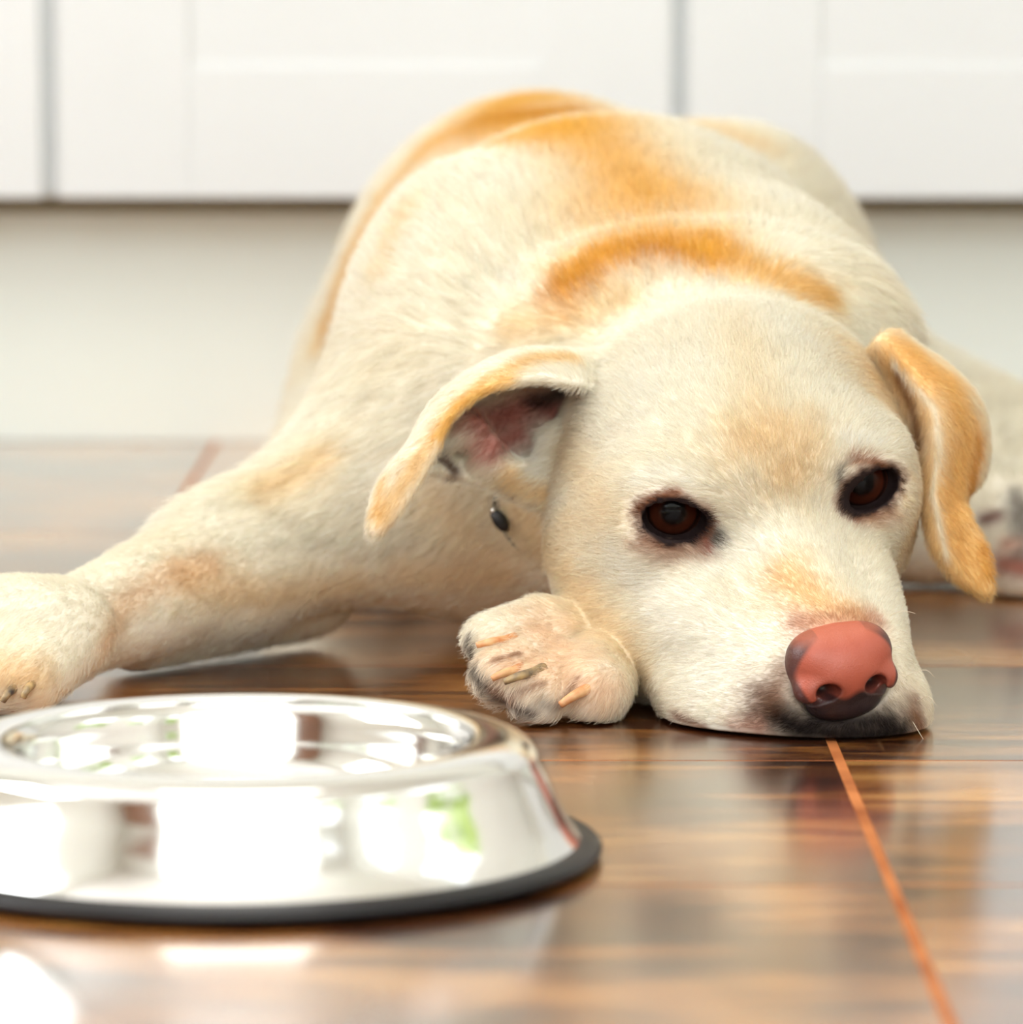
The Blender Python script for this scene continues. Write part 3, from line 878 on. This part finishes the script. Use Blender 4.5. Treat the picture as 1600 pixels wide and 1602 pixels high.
NC = np.array(lin(178, 90, 70)) * (1 - w_dark)[:, None] + np.array(lin(44, 30, 32)) * w_dark[:, None]
top = np.clip((z - 1.25) / .4, 0, 1)
NC = NC * (1 - .6 * top)[:, None] + np.array(lin(186, 102, 76)) * (.6 * top)[:, None]
M_nose = mat('damp_dog_nose_leather', rough=0.42, spec=0.5)
_a = nd(M_nose, 'ShaderNodeAttribute'); _a.attribute_name = 'tint'
_tc = nd(M_nose, 'ShaderNodeTexCoord'); _v = nd(M_nose, 'ShaderNodeTexVoronoi'); _v.inputs['Scale'].default_value = 1500
_bp = nd(M_nose, 'ShaderNodeBump'); _bp.inputs['Strength'].default_value = 0.22; _bp.inputs['Distance'].default_value = 0.0004
_L = M_nose.node_tree.links
_L.new(_tc.outputs['Object'], _v.inputs['Vector']); _L.new(_v.outputs['Distance'], _bp.inputs['Height']); _L.new(_bp.outputs['Normal'], bsdf(M_nose).inputs['Normal'])
_L.new(_a.outputs['Color'], bsdf(M_nose).inputs['Base Color'])
NR = rot(math.radians(17), math.radians(6), math.radians(8))
NO = H(0, -0.45, 0.1)
nme = np_mesh('nose', NO + (NV * 0.01) @ NR.T, NQ, M_nose)
nat = nme.attributes.new('tint', 'FLOAT_COLOR', 'POINT')
nat.data.foreach_set('color', np.concatenate((NC, np.ones((len(NC), 1))), 1).astype(np.float32).ravel())
no = link(bpy.data.objects.new('nose', nme), dog)
no['label'] = 'pink nose darkening to black around the nostrils'

# ---- claws
def claw_material(name, c0, c1):
    return noise_tint(mat(name, rough=0.35, spec=0.5), c0, c1, 160)
M_claw = claw_material('amber_claw', lin(206, 128, 78), lin(232, 190, 140))
M_claw_d = claw_material('dark_claw', lin(66, 60, 60), lin(196, 165, 116))
def claw(b, t, r, m):
    B = cast(*b)
    if B is None: return
    depth = B[1] - 0.0005
    T = P(t[0], t[1], depth - 0.006)
    mid = (B + T) / 2 + np.array((0, -0.0025, 0.0008))
    B2 = B + (B - T) * 0.35 + np.array((0, 0.003, 0))
    path = catmull([B2, B, mid, T], 12)
    rr = [r * (1.0 - 0.42 * (k / 11) ** 1.6) for k in range(12)]
    tube('claw', path, rr, m, dog, 12)
claw((790, 1001), (745, 1010), .0021, M_claw)
claw((803, 1049), (769, 1062), .0021, M_claw)
claw((834, 1052), (788, 1067), .0023, M_claw_d)
claw((914, 1080), (876, 1103), .0025, M_claw)
claw((20, 1078), (4, 1098), .0021, M_claw_d)
claw((48, 1072), (36, 1092), .0021, M_claw_d)

# ---- collar
axc = W(1090, 0.215, 0.085); axd = (W(1010, 0.33, 0.12) - W(1150, 0.165, 0.09)); axd /= np.linalg.norm(axd)
e1 = np.cross(axd, (0, 0, 1)); e1 /= np.linalg.norm(e1); e2 = np.cross(axd, e1)
spot = P(783, 806, 0.17) - axc
spot_a = math.atan2(spot @ e2, spot @ e1)
loop = []
for k in range(72):
    a = 2 * PI * k / 72
    u = e1 * math.cos(a) + e2 * math.sin(a)
    rr = np.linspace(0.03, 0.16, 131)
    f = field(axc + rr[:, None] * u)
    hit = np.nonzero(f > 0)[0]
    loop.append(axc + u * ((rr[hit[0]] if len(hit) else 0.1) - 0.013))
loop = np.array(loop)
vs, fcs = [], []
for k, p in enumerate(loop):
    o_ = (p - axc) / np.linalg.norm(p - axc)
    for a, b in ((-.007, 0), (.007, 0), (.007, .003), (-.007, .003)):
        q = p + axd * a + o_ * b
        q[2] = max(q[2], 0.004)
        vs.append(q)
for k in range(72):
    k2 = (k + 1) % 72
    for c in range(4):
        fcs.append((k * 4 + c, k * 4 + (c + 1) % 4, k2 * 4 + (c + 1) % 4, k2 * 4 + c))
M_collar = noise_tint(mat('black_webbing', rough=0.6), lin(20, 19, 20), lin(34, 32, 33), 300)
col_o = mesh_obj('collar', vs, fcs, M_collar, dog)
col_o['label'] = 'narrow black collar sunk in the fur of the neck'
s0 = cast(784, 812)
if s0 is not None:
    tg = tube('collar_buckle', catmull([s0 + np.array((-.0035, -.002, .0035)), s0 + np.array((0, -.003, -.001)), s0 + np.array((.0022, -.002, -.005))], 8), [.0016, .0024, .003, .0032, .003, .0026, .0018, .0010], M_collar, dog, 10)
    rg = tube('collar_ring', catmull([s0 + np.array((-.0042, -.003, .0046)), s0 + np.array((-.003, -.0035, .0036))], 4), [.0008, .0011, .0011, .0008], M_steel, dog, 8)

# ---- fur
FLOW = [  # direction of the coat, from -> to in the photograph
    ((1300, 960), (1220, 780)), ((1220, 780), (1190, 620)), ((1180, 640), (1150, 510)), ((1050, 650), (990, 540)), ((1300, 640), (1330, 540)),
    ((1180, 960), (1060, 880)), ((1140, 1010), (980, 960)), ((1000, 900), (890, 850)), ((960, 780), (880, 740)), ((1060, 1060), (960, 1000)), ((1120, 1110), (1060, 1090)),
    ((1390, 860), (1425, 820)), ((1385, 930), (1400, 880)), ((1370, 700), (1395, 640)), ((950, 690), (890, 620)), ((1060, 740), (1000, 745)), ((1040, 860), (990, 850)),
    ((1200, 1110), (1160, 1150)), ((1290, 1140), (1285, 1168)), ((1360, 1135), (1375, 1165)), ((1420, 1090), (1442, 1140)), ((1210, 1040), (1150, 1060)),
    ((1000, 450), (950, 330)), ((940, 300), (850, 160)), ((1150, 450), (1130, 320)), ((1120, 300), (1100, 200)), ((750, 450), (640, 350)), ((700, 330), (660, 240)), ((620, 500), (540, 480)), ((650, 620), (530, 690)),
    ((520, 700), (330, 850)), ((330, 850), (120, 950)), ((120, 950), (20, 1040)), ((700, 800), (600, 880)), ((560, 880), (380, 930)), ((1200, 400), (1250, 290)), ((1330, 430), (1390, 480)), ((1480, 600), (1580, 680)),
    ((920, 565), (760, 590)), ((740, 600), (660, 690)), ((660, 700), (590, 820)), ((860, 650), (760, 700)), ((860, 700), (800, 760)),
    ((1390, 550), (1480, 610)), ((1490, 640), (1525, 720)), ((1470, 720), (1470, 820)), ((1480, 820), (1535, 915)), ((1410, 600), (1445, 690)),
    ((900, 970), (800, 1000)), ((880, 1010), (790, 1060)), ((900, 1040), (850, 1090)), ((940, 1030), (930, 1100)), ((980, 1050), (985, 1085)),
]
FP, FD = [], []
for a, b in FLOW:
    A, B = cast(*a), cast(*b)
    if A is None or B is None or np.linalg.norm(A - B) > 0.12: continue
    for t in (0.15, 0.5, 0.85):
        FP.append(A + (B - A) * t); FD.append((B - A) / np.linalg.norm(B - A))
FP, FD = np.array(FP), np.array(FD)
def flow(X, N):
    D = np.zeros_like(X)
    D[:, 1] = 0.9; D[:, 2] = -0.35; D[:, 0] = 0.0
    D *= 0.02
    for p, d in zip(FP, FD):
        w = np.exp(-((X - p) ** 2).sum(1) / (2 * 0.024 ** 2))
        D += w[:, None] * d
    D -= N * (D * N).sum(1)[:, None]
    return D / np.maximum(np.linalg.norm(D, axis=1), 1e-9)[:, None]

def make_fur(n_dens=1.0):
    T = np.concatenate((Q[:, [0, 1, 2]], Q[:, [0, 2, 3]]))
    a, b, c = V[T[:, 0]], V[T[:, 1]], V[T[:, 2]]
    area_ = 0.5 * np.linalg.norm(np.cross(b - a, c - a), axis=1) * 1e4      # cm2
    ctr = (a + b + c) / 3
    Lh = ((ctr - HO) @ HR) * 100
    is_head = (np.abs(Lh[:, 0]) < 8.5) & (Lh[:, 1] < 17.5) & (ctr[:, 1] < 0.19) & (ctr[:, 2] < 0.2)
    near = ctr[:, 1] < 0.2
    dens = np.where(is_head, 330, np.where(near, 180, 72)) * n_dens
    dens = np.where(ctr[:, 2] < 0.0035, 0, dens)
    nz = np.cross(b - a, c - a)[:, 2]
    dens = np.where((nz < 0) & (ctr[:, 2] < 0.03) & ~is_head, dens * 0.3, dens)
    n = rng.poisson(area_ * dens)
    idx = np.repeat(np.arange(len(T)), n)
    r1, r2 = np.sqrt(rng.random(len(idx))), rng.random(len(idx))
    w = np.stack((1 - r1, r1 * (1 - r2), r1 * r2), 1)
    t = T[idx]
    X = (V[t] * w[:, :, None]).sum(1)
    N = (NRM[t] * w[:, :, None]).sum(1); N /= np.linalg.norm(N, axis=1)[:, None]
    C = (VC[t] * w[:, :, None]).sum(1)
    head = is_head[idx]
    L = ((X - HO) @ HR) * 100
    e = eye_metric(X)
    NL = ((X - NO) @ NR) * 100
    keep = (e > 1.10) & (nose_field(NL) > -0.05)
    X, N, C, head, L, e = X[keep], N[keep], C[keep], head[keep], L[keep], e[keep]
    near = near[idx][keep]
    ln = np.where(head, 0.26 + 0.040 * np.clip(L[:, 1], 0, 15), np.where(near, 0.75, 1.35))
    ear = np.zeros(len(X), bool)
    for tree, lo, hi, G in EARS:
        m = np.all((X > lo) & (X < hi), 1)
        g = G.reshape(-1, 3)[::3]
        ii = np.nonzero(m)[0]
        for s0 in range(0, len(ii), 20000):
            j = ii[s0:s0 + 20000]
            d = np.full(len(j), 9.0)
            for p in g:
                d = np.minimum(d, ((X[j] - p) ** 2).sum(1))
            ear[j[d < 0.006 ** 2]] = True
    ln = np.where(ear, 0.5, ln)
    ln = np.where(X[:, 2] < 0.055, np.minimum(ln, 0.55), ln)
    ln = np.where(e < 1.6, np.minimum(ln, 0.28), ln)
    ln *= rng.uniform(0.65, 1.2, len(X)) * 0.01
    D = flow(X, N)
    S = np.cross(N, D)
    jit = rng.normal(0, 0.20, len(X)) + 0.25 * sgn_noise(X, 160)
    D = D * np.cos(jit)[:, None] + S * np.sin(jit)[:, None]
    lift0 = rng.normal(0.50, 0.12, len(X)); lift1 = rng.normal(0.12, 0.12, len(X))
    pts = np.empty((len(X), 4, 3), np.float32)
    p = X - N * 0.0003
    pts[:, 0] = p
    for k in range(1, 4):
        lf = lift0 + (lift1 - lift0) * ((k - 1) / 2)
        p = p + (D * np.cos(lf)[:, None] + N * np.sin(lf)[:, None]) * (ln / 3)[:, None]
        pts[:, k] = p
    pts[:, :, 2] = np.maximum(pts[:, :, 2], 0.0010)
    r0 = np.where(head, 0.000055, np.where(near, 0.000065, 0.00010)).astype(np.float32)
    rad = np.stack((r0, r0 * 0.95, r0 * 0.75, r0 * 0.25), 1)
    val = rng.normal(1.0, 0.10, len(X))
    C = np.clip(C * (1.06 * val)[:, None], 0, 0.96)
    hc = bpy.data.hair_curves.new('fur')
    hc.add_curves([4] * len(X))
    hc.attributes['position'].data.foreach_set('vector', pts.ravel())
    if 'radius' not in hc.attributes: hc.attributes.new('radius', 'FLOAT', 'POINT')
    hc.attributes['radius'].data.foreach_set('value', rad.ravel())
    ca = hc.attributes.new('coat', 'FLOAT_COLOR', 'CURVE')
    ca.data.foreach_set('color', np.concatenate((C, np.ones((len(C), 1))), 1).astype(np.float32).ravel())
    m = bpy.data.materials.new('short_dog_hair'); m.use_nodes = True
    nt = m.node_tree; b_ = bsdf(m)
    att = nd(m, 'ShaderNodeAttribute'); att.attribute_name = 'coat'
    nt.links.new(att.outputs['Color'], b_.inputs['Base Color'])
    b_.inputs['Roughness'].default_value = 0.55; b_.inputs['Specular IOR Level'].default_value = 0.05
    tl = nd(m, 'ShaderNodeBsdfTranslucent'); nt.links.new(att.outputs['Color'], tl.inputs['Color'])
    mx = nd(m, 'ShaderNodeMixShader'); mx.inputs[0].default_value = 0.35
    nt.links.new(b_.outputs[0], mx.inputs[1]); nt.links.new(tl.outputs[0], mx.inputs[2])
    nt.links.new(mx.outputs[0], nt.nodes['Material Output'].inputs['Surface'])
    hc.materials.append(m)
    o = link(bpy.data.objects.new('fur', hc), dog)
    o['kind'] = 'stuff'
    print('hairs', len(X))
    return o
make_fur()

# ---- whiskers
M_whisk = noise_tint(mat('pale_whisker', rough=0.4), lin(230, 215, 190), lin(245, 235, 215), 50)
for (a, b, c) in [((1390, 965), (1412, 956), (1432, 960)), ((1432, 1100), (1452, 1090), (1466, 1105)), ((1425, 1125), (1440, 1150), (1450, 1166)), ((1415, 1060), (1446, 1048), (1462, 1060))]:
    A = cast(*a)
    if A is None: continue
    yy = A[1]
    tube('whisker', catmull([A + np.array((0, .002, 0)), P(b[0], b[1], yy - .004), P(c[0], c[1], yy - .005)], 10), [.00016 - .000012 * k for k in range(10)], M_whisk, dog, 5)
